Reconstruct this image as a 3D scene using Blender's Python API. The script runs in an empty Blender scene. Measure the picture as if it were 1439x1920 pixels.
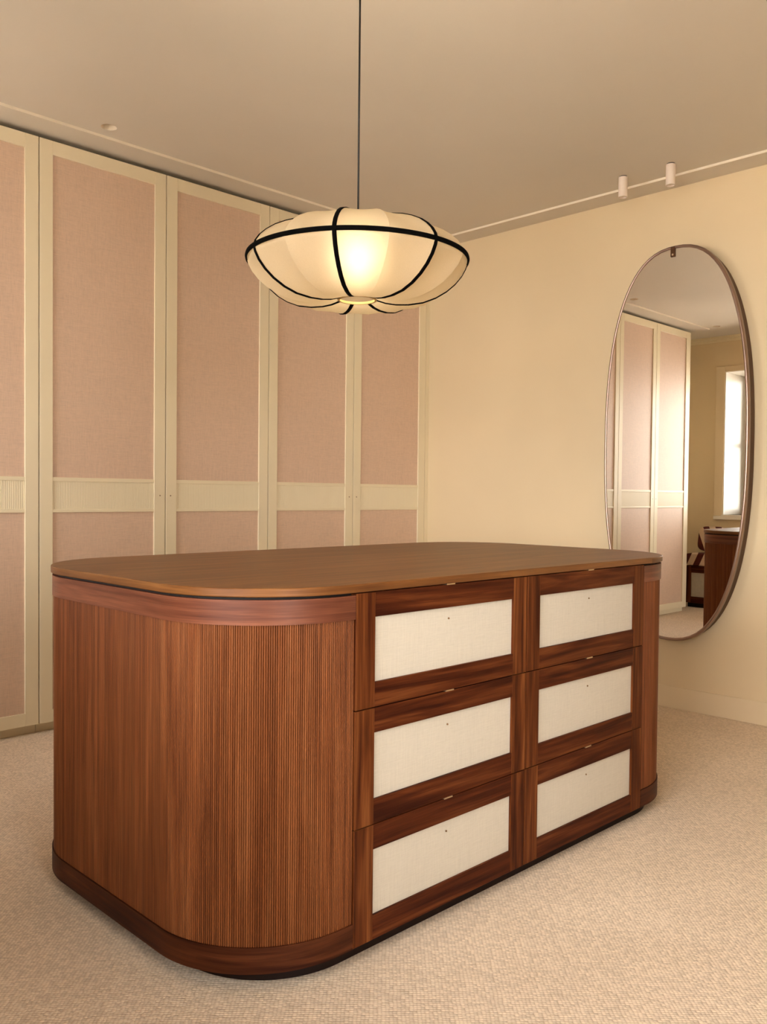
import bpy, bmesh, math, random
from mathutils import Vector, Matrix
random.seed(7)
C = bpy.context.scene.collection
PI = math.pi

# ------------------------------------------------------------------ camera
def set_camera():
    H, F, YAW, PITCH, ROLL, PY = 1.15, 1629.93, 45.1149, -1.427, 0.5803, 7.24
    y, p, r = math.radians(YAW), math.radians(PITCH), math.radians(ROLL)
    fwd = Vector((math.cos(y) * math.cos(p), math.sin(y) * math.cos(p), math.sin(p)))
    right = Vector((math.sin(y), -math.cos(y), 0))
    up = right.cross(fwd)
    rr = right * math.cos(r) + up * math.sin(r)
    uu = up * math.cos(r) - right * math.sin(r)
    m = Matrix((rr, uu, -fwd)).transposed().to_4x4()
    m.translation = Vector((0, 0, H))
    cd = bpy.data.cameras.new('camera')
    cd.sensor_fit = 'HORIZONTAL'
    cd.sensor_width = 36.0
    cd.lens = F * 36.0 / 1439.0
    cd.shift_y = PY / 1439.0
    cd.clip_start = 0.05
    o = bpy.data.objects.new('camera', cd)
    C.objects.link(o)
    o.matrix_world = m
    bpy.context.scene.camera = o
set_camera()

# ------------------------------------------------------------------ daylight and exposure
SKY = (1.0, 0.965, 0.905)
SKY_STRENGTH = 9.0
w = bpy.data.worlds.new('daylight')
bpy.context.scene.world = w
w.use_nodes = True
bg = w.node_tree.nodes['Background']
bg.inputs[0].default_value = (*SKY, 1)
bg.inputs[1].default_value = SKY_STRENGTH
# window openings in the left wall: (y0, y1, z0, wall thickness there)
WINDOWS = [(2.85, 3.94, 0.972, 0.56), (-0.45, 1.70, 0.85, 0.22)]
WZ1 = 2.463
XF = -0.22          # inner face of the window wall
WT = 0.56           # its greatest thickness
YSTEP = 2.2         # the wall is thinner on the near side of this
for k, (a, b, WZ0, wt) in enumerate(WINDOWS):
    ld = bpy.data.lights.new('window_portal', 'AREA')
    ld.shape = 'RECTANGLE'
    ld.size = WZ1 - WZ0
    ld.size_y = b - a
    ld.cycles.is_portal = True
    lo = bpy.data.objects.new('window_portal', ld)
    C.objects.link(lo)
    lo.location = (XF - wt - 0.02, (a + b) / 2, (WZ0 + WZ1) / 2)
    lo.rotation_euler = (0, -PI / 2, 0)
# one wide window in the wall behind the camera: (x0, x1, z0, z1)
FWIN = (-0.14, 0.74, 0.08, 2.463)
YN = -1.25          # inner face of the wall behind the camera
FT = 0.30
ld = bpy.data.lights.new('window_portal', 'AREA')
ld.shape = 'RECTANGLE'
ld.size = FWIN[1] - FWIN[0]
ld.size_y = FWIN[3] - FWIN[2]
ld.cycles.is_portal = True
lo = bpy.data.objects.new('window_portal', ld)
C.objects.link(lo)
lo.location = ((FWIN[0] + FWIN[1]) / 2, YN - FT - .02, (FWIN[2] + FWIN[3]) / 2)
lo.rotation_euler = (PI / 2, 0, 0)
vs = bpy.context.scene.view_settings
vs.view_transform = 'Standard'
vs.look = 'None'
vs.gamma = 1
vs.use_curve_mapping = False
vs.exposure = 0.91
cy = bpy.context.scene.cycles
cy.max_bounces = 8
cy.diffuse_bounces = 4
cy.glossy_bounces = 4
cy.transmission_bounces = 6
cy.transparent_max_bounces = 6
cy.caustics_reflective = False
cy.caustics_refractive = True

# ------------------------------------------------------------------ mesh helpers
class MB:
    """collects vertices, faces and UVs (metres, u along the grain)"""
    def __init__(s):
        s.v, s.f, s.uv = [], [], []
    def box(s, x0, x1, y0, y1, z0, z1, grain=0):
        b = len(s.v)
        P = [(x, y, z) for z in (z0, z1) for y in (y0, y1) for x in (x0, x1)]
        s.v += P
        for q, n in (((0, 2, 3, 1), 2), ((4, 5, 7, 6), 2), ((0, 1, 5, 4), 1), ((2, 6, 7, 3), 1), ((0, 4, 6, 2), 0), ((1, 3, 7, 5), 0)):
            s.f.append(tuple(b + i for i in q))
            ax = [a for a in (0, 1, 2) if a != n]
            if grain in ax:
                ua = grain
                va = [a for a in ax if a != grain][0]
            else:
                ua, va = ax
            s.uv.append([(P[i][ua], P[i][va] + 0.37 * n) for i in q])
        return s
    def grid(s, rows, uvs, closed_u=False, closed_v=False, flip=False):
        """rows[i][j] points"""
        b = len(s.v)
        n, m = len(rows), len(rows[0])
        for r in rows:
            s.v += [tuple(p) for p in r]
        for i in range(n if closed_u else n - 1):
            for j in range(m if closed_v else m - 1):
                i2, j2 = (i + 1) % n, (j + 1) % m
                q = [(i, j), (i2, j), (i2, j2), (i, j2)]
                if flip:
                    q.reverse()
                s.f.append(tuple(b + a * m + c for a, c in q))
                s.uv.append([uvs(a, c) for a, c in q])
        return s
    def poly(s, pts, grain=0):
        b = len(s.v)
        s.v += [tuple(p) for p in pts]
        s.f.append(tuple(range(b, b + len(pts))))
        s.uv.append([(p[grain], p[1 - grain]) for p in pts])
        return s
    def lathe(s, prof, n=32, c=(0, 0, 0)):
        rows = [[(c[0] + r * math.cos(2 * PI * i / n), c[1] + r * math.sin(2 * PI * i / n), c[2] + z) for r, z in prof] for i in range(n)]
        return s.grid(rows, lambda a, b: (a * .01, b * .01), closed_u=True)
    def tube(s, path, rad, n=8, closed=False):
        path = [Vector(p) for p in path]
        rows = []
        N = len(path)
        for i, p in enumerate(path):
            a = path[(i - 1) % N] if (closed or i > 0) else p
            b = path[(i + 1) % N] if (closed or i < N - 1) else p
            t = (b - a).normalized()
            h = Vector((0, 0, 1)) if abs(t.z) < .9 else Vector((1, 0, 0))
            e1 = t.cross(h).normalized()
            e2 = t.cross(e1).normalized()
            rows.append([p + (e1 * math.cos(2 * PI * k / n) + e2 * math.sin(2 * PI * k / n)) * rad for k in range(n)])
        s.grid(rows, lambda a, b: (a * .02, b * .01), closed_u=closed, closed_v=True)
        if not closed:
            b = len(s.v) - N * n
            for q in (list(range(b + n - 1, b - 1, -1)), list(range(b + (N - 1) * n, b + N * n))):
                s.f.append(tuple(q))
                s.uv.append([(0, 0)] * n)
        return s
    def mesh(s, name, smooth=False):
        me = bpy.data.meshes.new(name)
        me.from_pydata(s.v, [], s.f)
        ul = me.uv_layers.new(name='UVMap')
        flat = []
        for poly in s.uv:
            for u in poly:
                flat += [u[0], u[1]]
        ul.data.foreach_set('uv', flat)
        bm = bmesh.new()
        bm.from_mesh(me)
        bmesh.ops.recalc_face_normals(bm, faces=bm.faces)
        bm.to_mesh(me)
        bm.free()
        if smooth:
            me.polygons.foreach_set('use_smooth', [True] * len(me.polygons))
        return me

WL = {}
def world_loc(o):
    return WL.get(o.name, Vector((0, 0, 0)))
def obj(name, mb, mat, parent=None, loc=(0, 0, 0), smooth=False, bevel=0, angle=None):
    """mesh given relative to world point loc"""
    me = mb if isinstance(mb, bpy.types.Mesh) else mb.mesh(name, smooth)
    o = bpy.data.objects.new(name, me)
    C.objects.link(o)
    if mat is not None and not me.materials:
        me.materials.append(mat)
    loc = Vector(loc)
    WL[o.name] = loc
    if parent is not None:
        o.parent = parent
        o.location = loc - world_loc(parent)
    else:
        o.location = loc
    if bevel:
        b = o.modifiers.new('bevel', 'BEVEL')
        b.width = bevel
        b.segments = 2
        b.limit_method = 'ANGLE'
        b.angle_limit = math.radians(50)
    if angle:
        sm = bmesh.new(); sm.from_mesh(me)
        for e in sm.edges:
            if len(e.link_faces) == 2 and e.calc_face_angle(0) > math.radians(angle):
                e.smooth = False
        for f in sm.faces:
            f.smooth = True
        sm.to_mesh(me); sm.free()
    return o
def tag(o, label, cat, group=None):
    o['label'] = label
    o['category'] = cat
    if group:
        o['group'] = group
    return o
def thing(name, label, cat, loc, group=None):
    o = bpy.data.objects.new(name, None)
    C.objects.link(o)
    o.empty_display_size = .05
    o.location = loc
    WL[o.name] = Vector(loc)
    return tag(o, label, cat, group)
def struct(name, mb, mat, **k):
    o = obj(name, mb, mat, **k)
    o['kind'] = 'structure'
    return o

# ------------------------------------------------------------------ materials
class NT:
    def __init__(s, name):
        s.m = bpy.data.materials.new(name)
        s.m.use_nodes = True
        s.t = s.m.node_tree
        s.p = s.t.nodes['Principled BSDF']
    def n(s, kind, **k):
        nd = s.t.nodes.new('ShaderNode' + kind)
        for a, b in k.items():
            if hasattr(nd, a) and a not in nd.inputs:
                setattr(nd, a, b)
            else:
                nd.inputs[a].default_value = b
        return nd
    def l(s, a, b):
        s.t.links.new(a, b)
    def ramp(s, fac, stops):
        r = s.n('ValToRGB')
        el = r.color_ramp.elements
        while len(el) < len(stops):
            el.new(0.5)
        for e, (p, c) in zip(el, stops):
            e.position = p
            e.color = (*c, 1)
        s.l(fac, r.inputs[0])
        return r.outputs[0]
    def math(s, op, a, b=None, c=None):
        nd = s.n('Math', operation=op)
        for i, v in enumerate((a, b, c)):
            if v is None:
                continue
            if isinstance(v, (int, float)):
                nd.inputs[i].default_value = v
            else:
                s.l(v, nd.inputs[i])
        return nd.outputs[0]
    def mix(s, fac, a, b, mode='MIX'):
        nd = s.n('Mix', data_type='RGBA', blend_type=mode)
        if isinstance(fac, (int, float)):
            nd.inputs[0].default_value = fac
        else:
            s.l(fac, nd.inputs[0])
        for i, v in ((6, a), (7, b)):
            if isinstance(v, tuple):
                nd.inputs[i].default_value = (*v, 1)
            else:
                s.l(v, nd.inputs[i])
        return nd.outputs[2]
    def bump(s, h, strength, dist):
        b = s.n('Bump')
        b.inputs['Strength'].default_value = strength
        b.inputs['Distance'].default_value = dist
        s.l(h, b.inputs['Height'])
        s.l(b.outputs[0], s.p.inputs['Normal'])

def plain(name, col, rough=.5, metal=0, spec=.5):
    t = NT(name)
    t.p.inputs['Base Color'].default_value = (*col, 1)
    t.p.inputs['Roughness'].default_value = rough
    t.p.inputs['Metallic'].default_value = metal
    t.p.inputs['Specular IOR Level'].default_value = spec
    return t.m

def plaster(name, col, var=.04, rough=.75, spec=.25):
    t = NT(name)
    tc = t.n('TexCoord')
    n = t.n('TexNoise', Scale=1.6, Detail=2)
    t.l(tc.outputs['Object'], n.inputs['Vector'])
    c = t.ramp(n.outputs[0], [(.3, tuple(x * (1 - var) for x in col)), (.7, tuple(min(1, x * (1 + var)) for x in col))])
    t.l(c, t.p.inputs['Base Color'])
    t.p.inputs['Roughness'].default_value = rough
    t.p.inputs['Specular IOR Level'].default_value = spec
    return t.m

def walnut(name, dark, mid, light, rough=.42, slat=0, stretch=1.0, spec=.45, con=.135):
    t = NT(name)
    uv = t.n('UVMap')
    oi = t.n('ObjectInfo')
    off = t.math('MULTIPLY', oi.outputs['Random'], 37.0)
    cmb = t.n('CombineXYZ')
    t.l(off, cmb.inputs[0]); t.l(off, cmb.inputs[1])
    add = t.n('VectorMath', operation='ADD')
    t.l(uv.outputs[0], add.inputs[0]); t.l(cmb.outputs[0], add.inputs[1])
    def noise(sx, sy, detail, dist=0., rough_=.55):
        mp = t.n('Mapping')
        mp.inputs['Scale'].default_value = (sx, sy, 1)
        t.l(add.outputs[0], mp.inputs[0])
        nn = t.n('TexNoise', Scale=1.0, Detail=detail, Roughness=rough_, Distortion=dist)
        t.l(mp.outputs[0], nn.inputs['Vector'])
        return nn.outputs[0]
    broad = noise(1.3 * stretch, 19, 3, 1.3)
    band = noise(2.2 * stretch, 70, 4, .35)
    fibre = noise(9, 520, 3)
    mixv = t.math('ADD', t.math('MULTIPLY', broad, .62), t.math('MULTIPLY', band, .38))
    col = t.ramp(mixv, [(.5 - con, dark), (.5, mid), (.5 + con, light)])
    fb = t.ramp(fibre, [(.3, (.72, .70, .68)), (.62, (1.06, 1.05, 1.04))])
    col = t.mix(1.0, col, fb, 'MULTIPLY')
    if slat:
        sx = t.n('SeparateXYZ')
        t.l(uv.outputs[0], sx.inputs[0])
        idx = t.math('FLOOR', t.math('DIVIDE', sx.outputs[1], slat))
        wn = t.n('TexWhiteNoise', noise_dimensions='1D')
        t.l(idx, wn.inputs['W'])
        vr = t.ramp(wn.outputs['Value'], [(0, (.80, .78, .76)), (1, (1.22, 1.22, 1.22))])
        col = t.mix(1.0, col, vr, 'MULTIPLY')
    t.l(col, t.p.inputs['Base Color'])
    t.p.inputs['Roughness'].default_value = rough
    t.p.inputs['Specular IOR Level'].default_value = spec
    if not slat:
        t.bump(fibre, .12, .0006)
    return t.m

def linen(name, col, thread=650., var=.10, gloss=.9, spec=.15):
    t = NT(name)
    tc = t.n('TexCoord')
    mp = t.n('Mapping')
    t.l(tc.outputs['Object'], mp.inputs[0])
    def noise(sc, d=3):
        m2 = t.n('Mapping')
        m2.inputs['Scale'].default_value = sc
        t.l(tc.outputs['Object'], m2.inputs[0])
        n = t.n('TexNoise', Scale=1.0, Detail=d, Roughness=.6)
        t.l(m2.outputs[0], n.inputs['Vector'])
        return n.outputs[0]
    warp = noise((thread, 40, 14), 3)
    weft = noise((14, 40, thread), 3)
    slub = noise((40, 40, 300), 2)
    slub2 = noise((300, 40, 40), 2)
    a = t.math('ADD', t.math('MULTIPLY', warp, .5), t.math('MULTIPLY', weft, .5))
    b = t.math('ADD', t.math('MULTIPLY', slub, .5), t.math('MULTIPLY', slub2, .5))
    v = t.math('ADD', t.math('MULTIPLY', a, .6), t.math('MULTIPLY', b, .4))
    c = t.ramp(v, [(.36, tuple(x * (1 - 1.6 * var) for x in col)), (.5, col), (.66, tuple(min(1, x * (1 + 1.3 * var)) for x in col))])
    t.l(c, t.p.inputs['Base Color'])
    t.p.inputs['Roughness'].default_value = gloss
    t.p.inputs['Specular IOR Level'].default_value = spec
    t.p.inputs['Sheen Weight'].default_value = .15
    t.bump(a, .2, .001)
    return t.m

def carpet_mat():
    t = NT('loop_pile_carpet')
    tc = t.n('TexCoord')
    mp = t.n('Mapping')
    mp.inputs['Rotation'].default_value = (0, 0, math.radians(45))
    t.l(tc.outputs['Object'], mp.inputs[0])
    wob = t.n('TexNoise', Scale=25, Detail=2)
    t.l(mp.outputs[0], wob.inputs['Vector'])
    sub = t.n('VectorMath', operation='SCALE')
    t.l(wob.outputs['Color'], sub.inputs[0])
    sub.inputs['Scale'].default_value = .006
    ad = t.n('VectorMath', operation='ADD')
    t.l(mp.outputs[0], ad.inputs[0]); t.l(sub.outputs[0], ad.inputs[1])
    m2 = t.n('Mapping')
    m2.inputs['Scale'].default_value = (112, 128, 1)
    t.l(ad.outputs[0], m2.inputs[0])
    vo = t.n('TexVoronoi', voronoi_dimensions='2D', Scale=1.0, Randomness=.28)
    t.l(m2.outputs[0], vo.inputs['Vector'])
    h = t.math('SUBTRACT', 1.0, t.math('POWER', vo.outputs['Distance'], 1.6))
    fz = t.n('TexNoise', Scale=900, Detail=2)
    t.l(tc.outputs['Object'], fz.inputs['Vector'])
    hh = t.math('ADD', h, t.math('MULTIPLY', fz.outputs[0], .25))
    big = t.n('TexNoise', Scale=2.2, Detail=3)
    t.l(tc.outputs['Object'], big.inputs['Vector'])
    base = t.ramp(big.outputs[0], [(.35, (.77, .645, .52)), (.65, (.82, .695, .57))])
    sepc = t.n('SeparateColor')
    t.l(vo.outputs['Color'], sepc.inputs[0])
    cell = t.ramp(sepc.outputs[0], [(0, (.86, .85, .84)), (1, (1.1, 1.1, 1.1))])
    dip = t.ramp(vo.outputs['Distance'], [(.2, (1.04, 1.04, 1.04)), (.75, (.80, .74, .68))])
    c = t.mix(1.0, t.mix(1.0, base, cell, 'MULTIPLY'), dip, 'MULTIPLY')
    t.l(c, t.p.inputs['Base Color'])
    t.p.inputs['Roughness'].default_value = .95
    t.p.inputs['Specular IOR Level'].default_value = .1
    t.bump(hh, .7, .0035)
    return t.m

def shade_mat():
    t = NT('translucent_silk_shade')
    out = t.t.nodes['Material Output']
    t.t.nodes.remove(t.p)
    tc = t.n('TexCoord')
    m2 = t.n('Mapping')
    m2.inputs['Scale'].default_value = (260, 260, 900)
    t.l(tc.outputs['Object'], m2.inputs[0])
    n = t.n('TexNoise', Scale=1.0, Detail=2)
    t.l(m2.outputs[0], n.inputs['Vector'])
    c = t.ramp(n.outputs[0], [(.3, (.78, .68, .52)), (.7, (.86, .76, .60))])
    tr = t.n('BsdfTranslucent'); t.l(c, tr.inputs[0])
    df = t.n('BsdfDiffuse'); t.l(c, df.inputs[0])
    rf = t.n('BsdfRefraction', IOR=1.35, Roughness=.62)
    rf.inputs[0].default_value = (.85, .76, .6, 1)
    m1 = t.n('MixShader'); m1.inputs[0].default_value = .55
    t.l(df.outputs[0], m1.inputs[1]); t.l(tr.outputs[0], m1.inputs[2])
    m2 = t.n('MixShader'); m2.inputs[0].default_value = .45
    t.l(m1.outputs[0], m2.inputs[1]); t.l(rf.outputs[0], m2.inputs[2])
    t.l(m2.outputs[0], out.inputs[0])
    return t.m

def glass_pane():
    t = NT('window_glass')
    out = t.t.nodes['Material Output']
    t.t.nodes.remove(t.p)
    tr = t.n('BsdfTransparent')
    gl = t.n('BsdfGlossy', Roughness=.02)
    fr = t.n('Fresnel', IOR=1.45)
    mx = t.n('MixShader')
    t.l(fr.outputs[0], mx.inputs[0]); t.l(tr.outputs[0], mx.inputs[1]); t.l(gl.outputs[0], mx.inputs[2])
    t.l(mx.outputs[0], out.inputs[0])
    return t.m

def emit(name, col, s):
    t = NT(name)
    t.p.inputs['Base Color'].default_value = (*col, 1)
    t.p.inputs['Emission Color'].default_value = (*col, 1)
    t.p.inputs['Emission Strength'].default_value = s
    return t.m

def stripes_mat():
    t = NT('maroon_and_cream_stripe')
    uv = t.n('UVMap')
    sx = t.n('SeparateXYZ')
    t.l(uv.outputs[0], sx.inputs[0])
    v = t.math('FRACT', t.math('MULTIPLY', t.math('ADD', sx.outputs[0], t.math('MULTIPLY', sx.outputs[1], .45)), 7.5))
    st = t.math('GREATER_THAN', v, .5)
    c = t.mix(st, (.10, .012, .010), (.70, .52, .38))
    t.l(c, t.p.inputs['Base Color'])
    t.p.inputs['Roughness'].default_value = .9
    return t.m

M_wall = plaster('cream_limewash', (.78, .635, .425), .03)
M_farwall = M_wall
M_ceil = plaster('ceiling_paint', (.70, .638, .555), .02)
M_skirt = plaster('skirting_paint', (.80, .66, .46), .01, .5)
M_door = plaster('cream_cabinet_paint', (.86, .755, .55), .01, .42, .5)
M_linen_pink = linen('pink_linen', (.71, .51, .385), gloss=.52, spec=.65)
M_linen_cream = linen('cream_linen', (.56, .515, .44), 620., .06)
DK, MD, LT = (.028, .0042, .001), (.074, .0152, .0036), (.140, .040, .0105)
M_stile = walnut('walnut_stile', (.036, .006, .0013), (.105, .027, .0062), (.20, .066, .018), spec=.10, rough=.5)
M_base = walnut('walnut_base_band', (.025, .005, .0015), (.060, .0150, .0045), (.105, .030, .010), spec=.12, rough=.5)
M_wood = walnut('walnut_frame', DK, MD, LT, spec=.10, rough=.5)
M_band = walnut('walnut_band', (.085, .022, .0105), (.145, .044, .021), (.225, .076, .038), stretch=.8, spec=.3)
M_top = walnut('walnut_tabletop', (.105, .036, .009), (.16, .060, .015), (.22, .090, .025), rough=.42, spec=.28, con=.13)
SLAT = .0054
M_slat = walnut('walnut_tambour', (.118, .032, .0085), (.175, .053, .0155), (.235, .083, .028), spec=.22, con=.19, slat=SLAT)
M_dark = plain('dark_recess', (.012, .006, .004), .7)
M_kick = plain('dark_stained_kick', (.010, .003, .0015), .6, 0, .2)
M_carpet = carpet_mat()
M_bronze = plain('dark_bronze', (.33, .235, .195), .28, .9)
M_bronze_side = plain('bronze_side', (.10, .045, .02), .45, .6)
M_brass = plain('pale_brass', (.62, .48, .32), .35, .9)
M_pin = plain('aged_pin', (.25, .15, .08), .4, .7)
M_mirror = plain('silvered_glass', (.93, .91, .87), .0, 1.0)
M_black = plain('black_tape', (.002, .0017, .0015), .9, 0, .05)
M_cord = plain('black_cord', (.006, .005, .005), .6)
M_white = plain('white_enamel', (.83, .72, .64), .5)
M_white_in = plain('downlight_plaster', (.86, .74, .58), .6)
M_shade = shade_mat()
M_ochre = plain('ochre_ring', (.55, .36, .13), .6)
M_bulb = emit('warm_bulb', (1.0, .88, .70), 40.0)
M_glass = glass_pane()
M_sash = plain('white_sash_paint', (.85, .8, .72), .4)
M_stripe = stripes_mat()

# ------------------------------------------------------------------ the room shell
XW = 4.4541         # mirror wall
YBACK = 4.66        # wall behind the wardrobes
ZC = 2.8339         # ceiling
ZB = 2.8219         # lowered border
XL = XF - WT
struct('floor', MB().box(XL, XW + .1, YN - FT, YBACK + .1, -.06, 0), M_carpet)
struct('ground', MB().box(-60, 60, -60, 60, -3.4, -3.2), plain('outdoor_ground', (.80, .74, .66), .9))  # unseen ground outside, added to cut sky light from below onto the ceiling
struct('wall_right', MB().box(XW, XW + .12, YN - FT, YBACK + .12, 0, ZC + .1), M_wall)
struct('wall_back', MB().box(XL, XW, YBACK, YBACK + .12, 0, ZC + .1), M_wall)
fx0, fx1, fz0, fz1 = FWIN
struct('wall_front', MB().box(XL, fx0, YN - FT, YN, 0, ZC + .1).box(fx1, XW, YN - FT, YN, 0, ZC + .1).box(fx0, fx1, YN - FT, YN, 0, fz0).box(fx0, fx1, YN - FT, YN, fz1, ZC + .1), M_wall)
mb = MB()
prev = YN
for a, b, z0, wt in sorted(WINDOWS):
    if a > YSTEP > prev:
        mb.box(XF - .22, XF, prev, YSTEP, 0, ZC + .1)
        prev = YSTEP
    mb.box(XF - wt, XF, prev, a, 0, ZC + .1)
    mb.box(XF - wt, XF, a, b, 0, z0)
    mb.box(XF - wt, XF, a, b, WZ1, ZC + .1)
    prev = b
mb.box(XL, XF, prev, YBACK, 0, ZC + .1)
struct('wall_left', mb, M_farwall)
# ceiling with round recesses for the downlights
DOWN = [(1.955, 3.79), (0.345, 3.79)]
bm = bmesh.new()
edges = []
def loop(pts):
    vs_ = [bm.verts.new(p) for p in pts]
    for i in range(len(vs_)):
        edges.append(bm.edges.new((vs_[i], vs_[(i + 1) % len(vs_)])))
loop([(XL, YN - FT, ZC), (XW + .1, YN - FT, ZC), (XW + .1, YBACK + .1, ZC), (XL, YBACK + .1, ZC)])
DR = .036
for x, y in DOWN:
    loop([(x + DR * math.cos(2 * PI * k / 28), y + DR * math.sin(2 * PI * k / 28), ZC) for k in range(28)])
bmesh.ops.triangle_fill(bm, use_beauty=True, use_dissolve=False, edges=edges)
res = bmesh.ops.extrude_face_region(bm, geom=bm.faces[:])
bmesh.ops.translate(bm, vec=(0, 0, .10), verts=[g for g in res['geom'] if isinstance(g, bmesh.types.BMVert)])
bmesh.ops.recalc_face_normals(bm, faces=bm.faces)
me = bpy.data.meshes.new('ceiling'); bm.to_mesh(me); bm.free()
struct('ceiling', me, M_ceil)
struct('trim_1', MB().box(.28, XW, 3.892, YBACK, ZB, ZC), M_ceil)
struct('trim_2', MB().box(4.2974, XW, YN, 3.892, ZB, ZC), M_ceil)
M_lit_riser = plain('white_bead_paint', (.90, .81, .67), .5)  # paler colour stands in for light catching the ceiling step's risers
struct('trim_5', MB().box(.28, 4.2974, 3.8900, 3.892, ZB, ZC), M_lit_riser)
struct('trim_6', MB().box(4.2954, 4.2974, YN, 3.890, ZB, ZC), M_lit_riser)
struct('trim_3', MB().box(XF, XF + .035, YN, YBACK, ZB - .018, ZC).box(XF, XF + .015, YN, YBACK, ZB - .045, ZB - .018), M_door, bevel=.003)
struct('trim_4', MB().box(4.4215, XW, 4.041, 4.10, 0, 2.7967), M_door, bevel=.001)
struct('baseboard_right', MB().box(XW - .007, XW, YN, 4.041, 0, .1184), M_skirt, bevel=.002)
struct('baseboard_left', MB().box(XF, XF + .012, YN, YBACK, 0, .1184), M_skirt, bevel=.002)
# windows
for k, (a, b, WZ0, wt) in enumerate(WINDOWS):
    xg = XF - wt + .05
    fr = MB()
    fw = .055
    fr.box(xg - .02, xg + .03, a, a + fw, WZ0, WZ1).box(xg - .02, xg + .03, b - fw, b, WZ0, WZ1)
    fr.box(xg - .02, xg + .03, a + fw, b - fw, WZ1 - fw, WZ1).box(xg - .02, xg + .03, a + fw, b - fw, WZ0, WZ0 + fw)
    wd = struct('window_%d' % (k + 1), fr, M_sash, bevel=.003)
    zm = (WZ0 + WZ1) / 2
    obj('meeting_rail', MB().box(xg - .015, xg + .025, a + fw, b - fw, zm - .02, zm + .02), M_sash, wd)
    for z0, z1 in ((WZ0 + fw, zm - .02), (zm + .02, WZ1 - fw)):
        obj('pane', MB().box(xg, xg + .005, a + fw, b - fw, z0, z1), M_glass, wd)
    obj('casing', MB().box(XF, XF + .010, b, b + .095, WZ0 - .012, WZ1 + .055).box(XF, XF + .010, a - .095, a, WZ0 - .012, WZ1 + .055).box(XF, XF + .010, a, b, WZ1, WZ1 + .055), M_skirt, wd, bevel=.002)
    obj('reveal_lining', MB().box(xg + .031, XF - .001, b - .006, b - .0002, WZ0 + .001, WZ1 - .001).box(xg + .031, XF - .001, a + .0002, a + .006, WZ0 + .001, WZ1 - .001).box(xg + .031, XF - .001, a + .006, b - .006, WZ1 - .006, WZ1 - .0002), M_sash, wd)  # white boards added so the reveal looks brightly sunlit
    obj('window_sill', MB().box(xg + .03, XF + .05, a - .0, b + .0, WZ0 - .012, WZ0).box(XF, XF + .05, a - .08, b + .08, WZ0 - .05, WZ0 - .012), M_sash, wd, bevel=.003)

yg = YN - FT + .05
fw = .055
wd = struct('window_3', MB().box(fx0, fx0 + fw, yg - .02, yg + .03, fz0, fz1).box(fx1 - fw, fx1, yg - .02, yg + .03, fz0, fz1)
            .box(fx0 + fw, fx1 - fw, yg - .02, yg + .03, fz0, fz0 + fw).box(fx0 + fw, fx1 - fw, yg - .02, yg + .03, fz1 - fw, fz1), M_sash, bevel=.003)
nb = 2
pwid = (fx1 - fx0 - 2 * fw) / nb
for k in range(nb):
    a = fx0 + fw + k * pwid
    obj('pane', MB().box(a + (.02 if k else 0), a + pwid - (.02 if k < nb - 1 else 0), yg, yg + .005, fz0 + fw, fz1 - fw), M_glass, wd)
    if k:
        obj('mullion', MB().box(a - .02, a + .02, yg - .015, yg + .025, fz0 + fw, fz1 - fw), M_sash, wd)
obj('window_sill', MB().box(fx0 - .06, fx1 + .06, YN, YN + .05, fz0 - .05, fz0 - .008), M_sash, wd, bevel=.003)

# ------------------------------------------------------------------ dressing island
YFR, YBK = 1.5243, 2.672
XD0, XDM, XD1 = 1.429, 2.1266, 2.8255
XE0, XE1 = 1.0808, 3.186
RC = .312
Z_BOT, Z_PT, Z_BB, Z_BT, Z_T0, Z_T1 = .0417, .1033, .8473, .9055, .9122, .9330
ISL = thing('dressing_island', 'walnut dressing island with rounded reeded ends and cream linen drawer fronts', 'island', ((XE0 + XE1) / 2, (YFR + YBK) / 2, 0))

def round_rect(x0, x1, y0, y1, r, n=20):
    pts = []
    for cx, cy, a0 in ((x1 - r, y0 + r, -90), (x1 - r, y1 - r, 0), (x0 + r, y1 - r, 90), (x0 + r, y0 + r, 180)):
        for k in range(n + 1):
            a = math.radians(a0 + 90 * k / n)
            pts.append((cx + r * math.cos(a), cy + r * math.sin(a)))
    return pts
def prism(pts, z0, z1, grain=0, edge=0):
    m = MB()
    n = len(pts)
    s, acc = [0], 0
    for i in range(n):
        a, b = pts[i], pts[(i + 1) % n]
        acc += math.hypot(a[0] - b[0], a[1] - b[1]); s.append(acc)
    rows = [[(x, y, z0), (x, y, z1)] for x, y in pts]
    b0 = len(m.v)
    m.v += [p for r in rows for p in r]
    for i in range(n):
        j = (i + 1) % n
        m.f.append((2 * i, 2 * j, 2 * j + 1, 2 * i + 1))
        m.uv.append([(s[i], z0), (s[i + 1], z0), (s[i + 1], z1), (s[i], z1)])
    m.f.append(tuple(2 * i + 1 for i in range(n)))
    m.uv.append([(p[grain], p[1 - grain]) for p in pts])
    m.f.append(tuple(2 * i for i in reversed(range(n))))
    m.uv.append([(p[grain], p[1 - grain]) for p in reversed(pts)])
    return m
OV = .0042
obj('tabletop', prism(round_rect(XE0 - OV, XE1 + OV, YFR - OV, YBK + OV, RC + OV, 28), Z_T0, Z_T1), M_top, ISL, bevel=.0025, angle=40)
obj('carcass', prism(round_rect(XE0 + .013, XE1 - .013, YFR + .022, YBK - .013, RC - .013), Z_BOT, Z_T0), M_dark, ISL, angle=40)
obj('kick_plinth', prism(round_rect(XE0 + .064, XE1 - .064, YFR + .035, YBK - .05, RC - .045), 0, Z_BOT), M_kick, ISL, angle=40)

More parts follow.
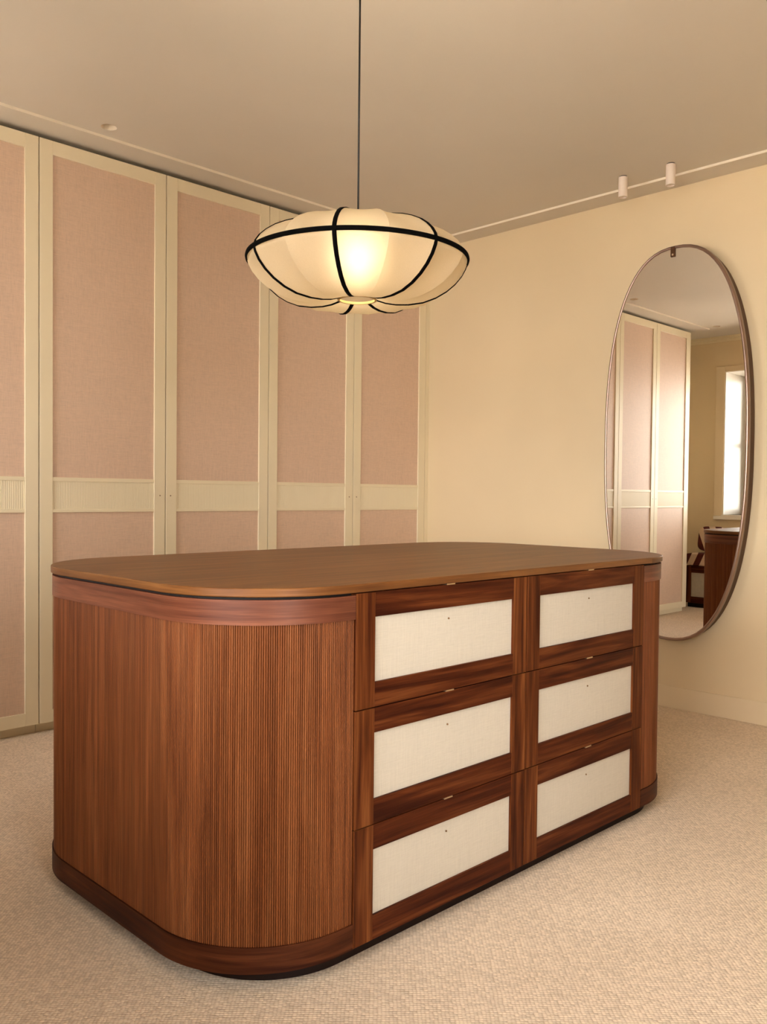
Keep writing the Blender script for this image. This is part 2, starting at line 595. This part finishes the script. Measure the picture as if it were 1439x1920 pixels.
def end_path(xe, xd, inset, side, step):
    """plan curve from the drawer edge on the front, round the end, to the back; returns [(x,y,nx,ny,s)]"""
    pts = []
    y0, y1 = YFR + inset, YBK - inset
    r = RC - inset
    xo = xe + inset * side if side > 0 else xe - inset
    cx = xo + r * side
    acc = 0.0
    L1 = abs(cx - xd)
    seg = [('l', L1), ('a', r * PI / 2, YFR + RC, 0), ('m', (YBK - RC) - (YFR + RC)), ('a', r * PI / 2, YBK - RC, 1), ('l2', L1)]
    total = sum(s[1] for s in seg)
    n = max(2, int(round(total / step)))
    for k in range(n + 1):
        s = total * k / n
        t = s
        for sg in seg:
            if t <= sg[1] + 1e-9 or sg[0] == 'l2':
                break
            t -= sg[1]
        if sg[0] == 'l':
            p = (xd - side * t, y0, 0, -1)
        elif sg[0] == 'm':
            p = (xo, YFR + RC + t, -side, 0)
        elif sg[0] == 'l2':
            p = (cx + side * t, y1, 0, 1)
        else:
            a = t / r
            if sg[3] == 0:
                nx, ny = -side * math.sin(a), -math.cos(a)
            else:
                nx, ny = -side * math.cos(a), math.sin(a)
            p = (cx + r * nx, sg[2] + r * ny, nx, ny)
        pts.append((*p, s))
    return pts
def band(path, z0, z1, thick):
    m = MB()
    rows = []
    for x, y, nx, ny, s in path:
        rows.append([(x, y, z0), (x, y, z1), (x - nx * thick, y - ny * thick, z1), (x - nx * thick, y - ny * thick, z0)])
    zz = (z0, z1, z1 + thick, z0 - thick)
    m.grid(rows, lambda a, b: (path[a][4], zz[b]), closed_v=True)
    for r_ in (0, len(rows) - 1):
        b = r_ * 4
        m.f.append((b, b + 1, b + 2, b + 3)); m.uv.append([(0, z) for z in zz])
    return m
def tambour(path, z0, z1):
    # each slat: a shallow half-round strip with a sharp groove either side
    m = MB()
    prof = [(-.5, -.0032), (-.38, -.0007), (-.2, .0003), (0, .0006), (.2, .0003), (.38, -.0007), (.5, -.0032)]
    for i in range(len(path) - 1):
        a, b = path[i], path[i + 1]
        cx, cy = (a[0] + b[0]) / 2, (a[1] + b[1]) / 2
        nx, ny = (a[2] + b[2]) / 2, (a[3] + b[3]) / 2
        l = math.hypot(nx, ny); nx /= l; ny /= l
        tx, ty = b[0] - a[0], b[1] - a[1]
        rows = []
        for u, h in prof:
            px, py = cx + tx * u + nx * h, cy + ty * u + ny * h
            rows.append([(px, py, z0), (px, py, z1)])
        s0 = (i + .5) * SLAT
        m.grid(rows, lambda p, q, s0=s0: (z0 if q == 0 else z1, s0 + prof[p][0] * SLAT * .98))
    return m
for xe, xd, side in ((XE0, XD0 - .0015, 1), (XE1, XD1 + .0015, -1)):
    fine = end_path(xe, xd, 0, side, .012)
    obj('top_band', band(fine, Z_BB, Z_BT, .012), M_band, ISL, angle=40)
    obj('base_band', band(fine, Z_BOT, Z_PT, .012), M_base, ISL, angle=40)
    tp = end_path(xe, xd, .0045, side, SLAT)
    t = obj('tambour', tambour(tp, Z_PT, Z_BB), M_slat, ISL, angle=50)
    t['kind'] = 'stuff'
obj('back_panel', MB().box(XD0, XD1, YBK - .02, YBK, Z_BOT, Z_BT, 0), M_wood, ISL, bevel=.001)

# drawers: two columns, three rows; all meshes local to the lower left front corner of a drawer
GAP = .0028
DW = XDM - XD0 - GAP * .5
rows_z = [(.6233 + GAP / 2, .9095), (.3314 + GAP / 2, .6233 - GAP / 2), (Z_BOT, .3314 - GAP / 2)]
SW, RT = .0655, .0615
def drawer_meshes(h):
    d = {}
    d['core'] = MB().box(.003, DW - .003, .012, .021, .003, h - .003).mesh('drawer')
    d['stile'] = MB().box(0, SW, 0, .02, 0, h, 2).mesh('stile')
    d['rail'] = MB().box(0, DW - 2 * SW, .0006, .02, 0, RT, 0).mesh('rail')
    d['panel'] = MB().box(0, DW - 2 * SW, .0075, .012, 0, h - 2 * RT).mesh('linen_panel')
    for k, m_ in (('core', M_dark), ('stile', M_stile), ('rail', M_wood), ('panel', M_linen_cream)):
        d[k].materials.append(m_)
    return d
pull_me = MB().box(-.017, .017, -.0008, .016, 0, .0035).mesh('finger_pull'); pull_me.materials.append(M_brass)
pin_me = MB().lathe([(0, .003), (.0022, .0025), (.0028, 0), (.0028, -.004)], 10).mesh('pin')
for v in pin_me.vertices:
    v.co = (v.co.x, -v.co.z, v.co.y)
pin_me.materials.append(M_pin)
for rz0, rz1 in rows_z:
    h = rz1 - rz0
    dm = drawer_meshes(h)
    for col in (0, 1):
        x = XD0 if col == 0 else XDM + GAP * .5
        base = Vector((x, YFR, rz0))
        dr = obj('drawer', dm['core'], None, ISL, base)
        for dx in (0, DW - SW):
            obj('stile', dm['stile'], None, dr, base + Vector((dx, 0, 0)), bevel=.0012)
        for dz in (0, h - RT):
            obj('rail', dm['rail'], None, dr, base + Vector((SW, 0, dz)), bevel=.0008)
        obj('linen_panel', dm['panel'], None, dr, base + Vector((SW, 0, RT)))
        obj('finger_pull', pull_me, None, dr, base + Vector((DW / 2, 0, h - .0006)))
        obj('pin', pin_me, None, dr, base + Vector((DW / 2, .0070, h - RT - .031)))

# ------------------------------------------------------------------ wardrobes
YD = 4.0393
ZD0, ZD1 = .0461, 2.7967
PITCH = .6708
X0S = 4.4192 - 6 * PITCH
DG = .0046
doorw = PITCH - DG
ST = .0635
ZLEV = dict(bot=.107, m0=1.047, m1=1.062, m2=1.196, m3=1.215, top=2.731)
def wm(name, mb, mat):
    me = mb.mesh(name); me.materials.append(mat); return me
hgt = ZD1 - ZD0
pw = doorw - 2 * ST
W = {}
W['door'] = wm('door', MB().box(.014, doorw - .014, .014, .022, .010, hgt - .010), M_door)
W['stile'] = wm('stile', MB().box(0, ST, 0, .02, 0, hgt, 2), M_door)
W['rail_b'] = wm('rail', MB().box(0, pw, 0, .02, 0, ZLEV['bot'] - ZD0), M_door)
W['rail_t'] = wm('rail', MB().box(0, pw, 0, .02, 0, ZD1 - ZLEV['top']), M_door)
W['rail_m'] = wm('rail', MB().box(0, pw, .002, .02, 0, .0155), M_door)
W['rail_n'] = wm('rail', MB().box(0, pw, .002, .02, 0, .019), M_door)
W['lin_lo'] = wm('linen_panel', MB().box(0, pw, .0085, .014, 0, ZLEV['m0'] - ZLEV['bot']), M_linen_pink)
W['lin_hi'] = wm('linen_panel', MB().box(0, pw, .0085, .014, 0, ZLEV['top'] - ZLEV['m3']), M_linen_pink)
# reeded strip: rounded vertical reeds
def reeds(w_, h_, n):
    m = MB()
    p = w_ / n
    rows = []
    for i in range(n):
        for u, d_ in ((0, .0011), (.12, .0004), (.5, 0), (.88, .0004)):
            rows.append([((i + u) * p, .0055 + d_, 0), ((i + u) * p, .0055 + d_, h_)])
    rows.append([(w_, .0066, 0), (w_, .0066, h_)])
    m.grid(rows, lambda a, b: (b, a))
    m.box(0, w_, .0090, .0135, 0, h_)
    return m
W['reed'] = wm('reeded_panel', reeds(pw, ZLEV['m2'] - ZLEV['m1'], 64), M_door)
W['pin'] = wm('lock_pin', MB().lathe([(0, .002), (.003, .0018), (.0036, 0), (.0036, -.004)], 10), M_pin)
for v in W['pin'].vertices:
    v.co = (v.co.x, -v.co.z, v.co.y)
labels = ['cream double wardrobe with linen panels standing at the window end beside the bench',
          'middle cream double wardrobe with pink linen panels, behind the rounded near end of the island',
          'cream double wardrobe with pink linen panels in the corner against the mirror wall']
for u in range(3):
    xa = X0S + u * 2 * PITCH
    wr = thing('wardrobe', labels[u], 'wardrobe', (xa + PITCH, YD + .3, 0), 'row of double wardrobes')
    body = MB().box(xa + .001, xa + 2 * PITCH - .001, YD + .030, YBACK - .01, ZD0, ZD1 - .004)
    if u == 0:
        body = MB().box(xa - .022, xa + 2 * PITCH - .001, YD + .0225, YBACK - .01, ZD0, ZD1 - .004).box(xa - .022, xa - .002, YD + .001, YD + .0225, ZD0, ZD1)
    obj('carcass', body, M_door, wr, bevel=.001)
    obj('plinth', MB().box(xa + .001 - (.022 if u == 0 else 0), xa + 2 * PITCH - .001, YD + .04, YBACK - .01, 0, ZD0), M_door, wr)
    for k in range(2):
        b = Vector((xa + k * PITCH + DG / 2, YD, ZD0))
        dr = obj('door', W['door'], None, wr, b)
        for dx in (0, doorw - ST):
            obj('stile', W['stile'], None, dr, b + Vector((dx, 0, 0)), bevel=.0015)
        for key, z in (('rail_b', ZD0), ('rail_t', ZLEV['top']), ('rail_m', ZLEV['m0']), ('rail_n', ZLEV['m2'])):
            obj('rail', W[key], None, dr, (b.x + ST, YD, z), bevel=.0015)
        obj('linen_panel', W['lin_lo'], None, dr, (b.x + ST, YD, ZLEV['bot']))['label'] = 'dusty pink linen panel'
        obj('linen_panel', W['lin_hi'], None, dr, (b.x + ST, YD, ZLEV['m3']))['label'] = 'dusty pink linen panel'
        obj('reeded_panel', W['reed'], None, dr, (b.x + ST, YD, ZLEV['m1']))
        px = b.x + (doorw - .030 if k == 0 else .028)
        obj('lock_pin', W['pin'], None, dr, (px, YD, 1.131))

# ------------------------------------------------------------------ pendant lamp
LX, LY = 1.9248, 2.0624
LS = 2.8 / 3.0
def lz(z):
    return 1.15 + (z - 1.15) * LS
LAMP = thing('pendant_lamp', 'large flattened silk pendant lamp with black tape ribs hanging above the island', 'lamp', (LX, LY, lz(1.80)))
LOW = [(.380, 1.953), (.375, 1.934), (.362, 1.909), (.340, 1.882), (.310, 1.856), (.272, 1.833), (.228, 1.816), (.180, 1.808), (.135, 1.807), (.100, 1.811), (.068, 1.820)]
LOW = [(r * LS, lz(z)) for r, z in LOW]
UPP = [(.380, 1.953), (.374, 1.970), (.360, 1.990), (.338, 2.010), (.308, 2.030), (.270, 2.048), (.228, 2.063), (.180, 2.075), (.135, 2.079), (.100, 2.076), (.075, 2.068)]
UPP = [(r * LS, lz(z)) for r, z in UPP]
NR = 14
A0 = math.radians(216.0)
def sag(k):
    return .095 * math.sin(PI * min(1.0, k / 10.0) ** .8)
def shade_pt(prof, k, th):
    r, z = prof[k]
    t = ((th - A0) / (2 * PI / NR)) % 1.0
    q = 4 * t * (1 - t)
    rr = r * (1 - sag(k) * q)
    return Vector((LX + rr * math.cos(th), LY + rr * math.sin(th), z))
SUB = 10
mb = MB()
ALL = list(reversed([(UPP, k) for k in range(len(UPP))])) + [(LOW, k) for k in range(1, len(LOW))]
rows = []
for i in range(NR * SUB):
    th = A0 + 2 * PI * i / (NR * SUB)
    rows.append([shade_pt(pr, k, th) for pr, k in ALL])
mb.grid(rows, lambda a, b: (a * .01, b * .01), closed_u=True)
sh = obj('shade', mb, M_shade, LAMP, smooth=True)
sh['label'] = 'cream translucent silk shade'
so = sh.modifiers.new('thickness', 'SOLIDIFY'); so.thickness = .0010; so.offset = -1
me = sh.data
# keep the wire ridges crisp
nrow = len(ALL)
bm = bmesh.new(); bm.from_mesh(me); bm.verts.ensure_lookup_table()
for e in bm.edges:
    a, b = (v.index // nrow for v in e.verts)
    if a == b and a % SUB == 0:
        e.smooth = False
bm.to_mesh(me); bm.free()
def ribbon(pts, nrm, half, thick):
    """flat tape along pts, outward normals nrm"""
    m = MB()
    rows = []
    N = len(pts)
    for i in range(N):
        t = (pts[min(i + 1, N - 1)] - pts[max(i - 1, 0)]).normalized()
        n = nrm[i]
        sd = t.cross(n).normalized()
        n = sd.cross(t).normalized()
        c = pts[i]
        rows.append([c + sd * half - n * .0006, c + sd * half * .8 + n * thick, c - sd * half * .8 + n * thick, c - sd * half - n * .0006])
    m.grid(rows, lambda a, b: (a * .01, b * .005), closed_v=True)
    for r_ in (0, N - 1):
        m.f.append(tuple(r_ * 4 + q for q in range(4))); m.uv.append([(0, 0)] * 4)
    return m
for k in range(7):
    th = A0 + 2 * PI * k / 7
    pts = [shade_pt(pr, q, th) for pr, q in ALL]
    rad = Vector((math.cos(th), math.sin(th), 0))
    nr = []
    for i in range(len(pts)):
        t = (pts[min(i + 1, len(pts) - 1)] - pts[max(i - 1, 0)]).normalized()
        n = Vector((0, 0, 1)).cross(rad)
        nn = t.cross(n).normalized()
        ctr = Vector((LX, LY, lz(1.95)))
        if nn.dot(pts[i] - ctr) < 0:
            nn = -nn
        nr.append(nn)
    obj('rib_tape', ribbon(pts, nr, .0068, .0018), M_black, LAMP, smooth=True)
# equator tape
m = MB()
N = 168
rows = []
for i in range(N):
    a = 2 * PI * i / N
    c, s = math.cos(a), math.sin(a)
    rows.append([(LX + r * LS * c, LY + r * LS * s, lz(z)) for r, z in ((.3775, 1.9455), (.3835, 1.9465), (.3850, 1.953), (.3835, 1.9595), (.3775, 1.9605), (.3760, 1.953))])
m.grid(rows, lambda a, b: (a * .01, b * .005), closed_u=True, closed_v=True)
obj('equator_tape', m, M_black, LAMP, smooth=True)
def flat_ring(r, z, half, h):
    return MB().grid([[(LX + rr * math.cos(2 * PI * i / 48), LY + rr * math.sin(2 * PI * i / 48), zz) for rr, zz in ((r - half, z), (r + half, z), (r + half, z + h), (r - half, z + h))] for i in range(48)],
                     lambda a, b: (a * .01, b * .005), closed_u=True, closed_v=True)
obj('bottom_ring', flat_ring(.064 * LS, lz(1.818), .003, .008), M_ochre, LAMP)
obj('top_ring', flat_ring(.073 * LS, lz(2.070), .003, .010), M_cord, LAMP)
sp = MB()
for k in range(3):
    a = 2 * PI * k / 3 + .4
    sp.tube([(LX, LY, lz(2.074)), (LX + .068 * math.cos(a), LY + .068 * math.sin(a), lz(2.074))], .002, 6)
obj('spider', sp, M_cord, LAMP)
obj('lamp_holder', MB().lathe([(0, .065), (.012, .065), (.018, .05), (.018, .005), (.014, 0), (0, 0)], 20, (LX, LY, lz(2.015))), M_cord, LAMP, smooth=True)
obj('bulb', MB().lathe([(0, -.001), (.013, -.002), (.016, -.015), (.028, -.04), (.032, -.06), (.028, -.08), (.016, -.093), (0, -.097)], 20, (LX, LY, lz(2.015))), M_bulb, LAMP, smooth=True)
obj('cord', MB().tube([(LX, LY, lz(2.075)), (LX, LY, 2.45), (LX, LY, ZC - .02)], .0032, 10), M_cord, LAMP, smooth=True)
obj('ceiling_rose', MB().lathe([(0, ZC), (.05, ZC), (.05, ZC - .018), (.044, ZC - .024), (0, ZC - .024)], 32, (LX, LY, 0)), M_cord, LAMP, angle=40)

# ------------------------------------------------------------------ oval wall mirror
MY, MZ, MA, MBH, MNP = 2.2043, 1.4329, .4080, 1.0503, 2.45
XM = 4.360
MIR = thing('wall_mirror', 'tall oval mirror in a slim dark bronze frame on the cream wall', 'mirror', (XW, MY, MZ - MBH))
def oval(a, b, n=120):
    pts = []
    for k in range(n):
        t = 2 * PI * k / n
        c, s = math.cos(t), math.sin(t)
        pts.append((MY + a * math.copysign(abs(c) ** (2 / MNP), c), MZ + b * math.copysign(abs(s) ** (2 / MNP), s)))
    # even spacing
    L = [0]
    for i in range(n):
        p, q = pts[i], pts[(i + 1) % n]
        L.append(L[-1] + math.hypot(p[0] - q[0], p[1] - q[1]))
    out = []
    for k in range(n):
        s = L[-1] * k / n
        i = max(j for j in range(n) if L[j] <= s + 1e-12)
        f = (s - L[i]) / max(1e-9, L[i + 1] - L[i])
        p, q = pts[i], pts[(i + 1) % n]
        out.append((p[0] + (q[0] - p[0]) * f, p[1] + (q[1] - p[1]) * f))
    return out
def oval_solid(inset, x0, x1):
    pts = oval(MA - inset, MBH - inset)
    m = MB()
    m.grid([[(x0, y, z), (x1, y, z)] for y, z in pts], lambda a, b: (a * .01, b * .01), closed_u=True)
    n = len(pts)
    m.f.append(tuple(2 * i for i in range(n))); m.uv.append([(0, 0)] * n)
    m.f.append(tuple(2 * i + 1 for i in reversed(range(n)))); m.uv.append([(0, 0)] * n)
    return m
obj('glass', oval_solid(.008, XM, XM + .005), M_mirror, MIR)
obj('backing', oval_solid(.010, XM + .0055, XW - .001), M_bronze_side, MIR, angle=40)
prof = [(.000, .020), (.000, .004), (.0015, -.0005), (.005, -.0042), (.009, -.0055), (.013, -.0042), (.0165, -.0005), (.0175, .003)]
rows = None
rings = [oval(MA - i_, MBH - i_) for i_, x_ in prof]
rows = [[(XM + prof[j][1], rings[j][i][0], rings[j][i][1]) for j in range(len(prof))] for i in range(120)]
obj('frame', MB().grid(rows, lambda a, b: (a * .01, b * .01), closed_u=True, closed_v=True), M_bronze, MIR, smooth=True)
cl = obj('hanging_clip', MB().box(XM - .006, XM - .001, 2.2045, 2.2305, 2.424, 2.477), M_bronze_side, MIR, bevel=.004)
sc_me = MB().lathe([(0, .003), (.004, .0025), (.0055, 0)], 12).mesh('screw')
for v in sc_me.vertices:
    v.co = (-v.co.z, v.co.y, v.co.x)
obj('screw', sc_me, M_brass, cl, (XM - .006, 2.2175, 2.436))

# ------------------------------------------------------------------ ceiling lights
for (x, y), lb in zip(DOWN, ('trimless round downlight recessed in the ceiling above the middle wardrobe', 'trimless round downlight recessed in the ceiling near the window wall')):
    t = thing('ceiling_downlight', lb, 'downlight', (x, y, ZC), 'recessed downlights along the wardrobes')
    obj('recess_cup', MB().lathe([(DR, .0), (DR - .001, .022), (DR - .008, .045), (.018, .060)], 32, (x, y, ZC)), M_white_in, t, smooth=True)
    obj('lens', MB().lathe([(.0, .058), (.0185, .058), (.0185, .068), (0, .068)], 24, (x, y, ZC)), M_white, t)
for (x, y), lb in zip(((4.140, 2.394), (4.146, 2.130)), ('white cylinder ceiling spotlight nearer the lamp, left of the pair above the mirror', 'white cylinder ceiling spotlight farther from the lamp, right of the pair above the mirror')):
    t = thing('ceiling_spotlight', lb, 'spotlight', (x, y, ZC), 'cylinder spotlights above the mirror')
    r = .0236
    obj('mount_ring', MB().lathe([(0, 0), (.020, 0), (.020, -.005), (0, -.005)], 28, (x, y, ZC)), M_dark, t, angle=40)
    obj('cylinder', MB().lathe([(0, -.005), (r, -.005), (r, -.108), (r - .0025, -.109), (r - .003, -.100), (0, -.100)], 32, (x, y, ZC)), M_white, t, angle=40)
    obj('lens', MB().lathe([(0, -.101), (r - .004, -.101), (r - .004, -.099), (0, -.099)], 28, (x, y, ZC)), M_white_in, t)

# ------------------------------------------------------------------ window bench with cushion and pillow (seen in the mirror)
BX, BY0, BY1 = .02, 2.60, 4.215
BEN = thing('window_bench', 'low dark walnut bench with cream panels against the window wall', 'bench', (XF + .12, (BY0 + BY1) / 2, 0))
obj('kick_plinth', MB().box(XF + .012, BX - .03, BY0 + .03, BY1 - .01, 0, .047), M_kick, BEN)
obj('carcass', MB().box(XF + .013, BX - .021, BY0, BY1, .047, .436, 1), M_wood, BEN, bevel=.001)
nP = 3
seg = (BY1 - BY0) / nP
for k in range(nP + 1):
    y = BY0 + k * seg
    a, b = (y, y + .055) if k == 0 else ((y - .055, y) if k == nP else (y - .03, y + .03))
    obj('stile', MB().box(BX - .02, BX, a, b, .047, .436, 2), M_wood, BEN, bevel=.001)
for k in range(nP):
    a = BY0 + k * seg + (.055 if k == 0 else .03)
    b = BY0 + (k + 1) * seg - (.055 if k == nP - 1 else .03)
    obj('rail', MB().box(BX - .02, BX - .0005, a, b, .047, .112, 1), M_wood, BEN, bevel=.001)
    obj('rail', MB().box(BX - .02, BX - .0005, a, b, .363, .436, 1), M_wood, BEN, bevel=.001)
    obj('linen_panel', MB().box(BX - .0205, BX - .008, a, b, .112, .363), M_linen_cream, BEN)
def cushion_mesh(sx, sy, sz, e=.35, n=28, puff=0.0):
    """rounded box; UV = (y, x+z) for stripes"""
    m = MB()
    rows = []
    for i in range(n + 1):
        ph = -PI / 2 + PI * i / n
        r = []
        for j in range(2 * n):
            th = 2 * PI * j / (2 * n)
            def sp_(c, p):
                return math.copysign(abs(c) ** p, c)
            x = sp_(math.cos(ph), e) * sp_(math.cos(th), e)
            y = sp_(math.cos(ph), e) * sp_(math.sin(th), e)
            z = sp_(math.sin(ph), e)
            z *= 1 + puff * (1 - x * x) * (1 - y * y) - puff * .5
            r.append((x * sx / 2, y * sy / 2, z * sz / 2))
        rows.append(r)
    m.grid(rows, lambda a, b: (rows[a][b][1], rows[a][b][0] + rows[a][b][2]), closed_v=True)
    return m
cy0, cy1 = 2.62, 4.235
tag(obj('seat_cushion', cushion_mesh(.25, cy1 - cy0, .135, .22), M_stripe, None, (XF + .012 + .128, (cy0 + cy1) / 2, .436 + .0675), smooth=True), 'maroon and cream striped seat cushion on the window bench', 'cushion')
pm = cushion_mesh(.26, .30, .12, .45, 24, .35)
pil = tag(obj('throw_pillow', pm, M_stripe, None, (XF + .10, 3.995, .571 + .145), smooth=True), 'maroon and cream striped throw pillow standing on the bench cushion', 'pillow')
pil.rotation_euler = (0, math.radians(78), 0)
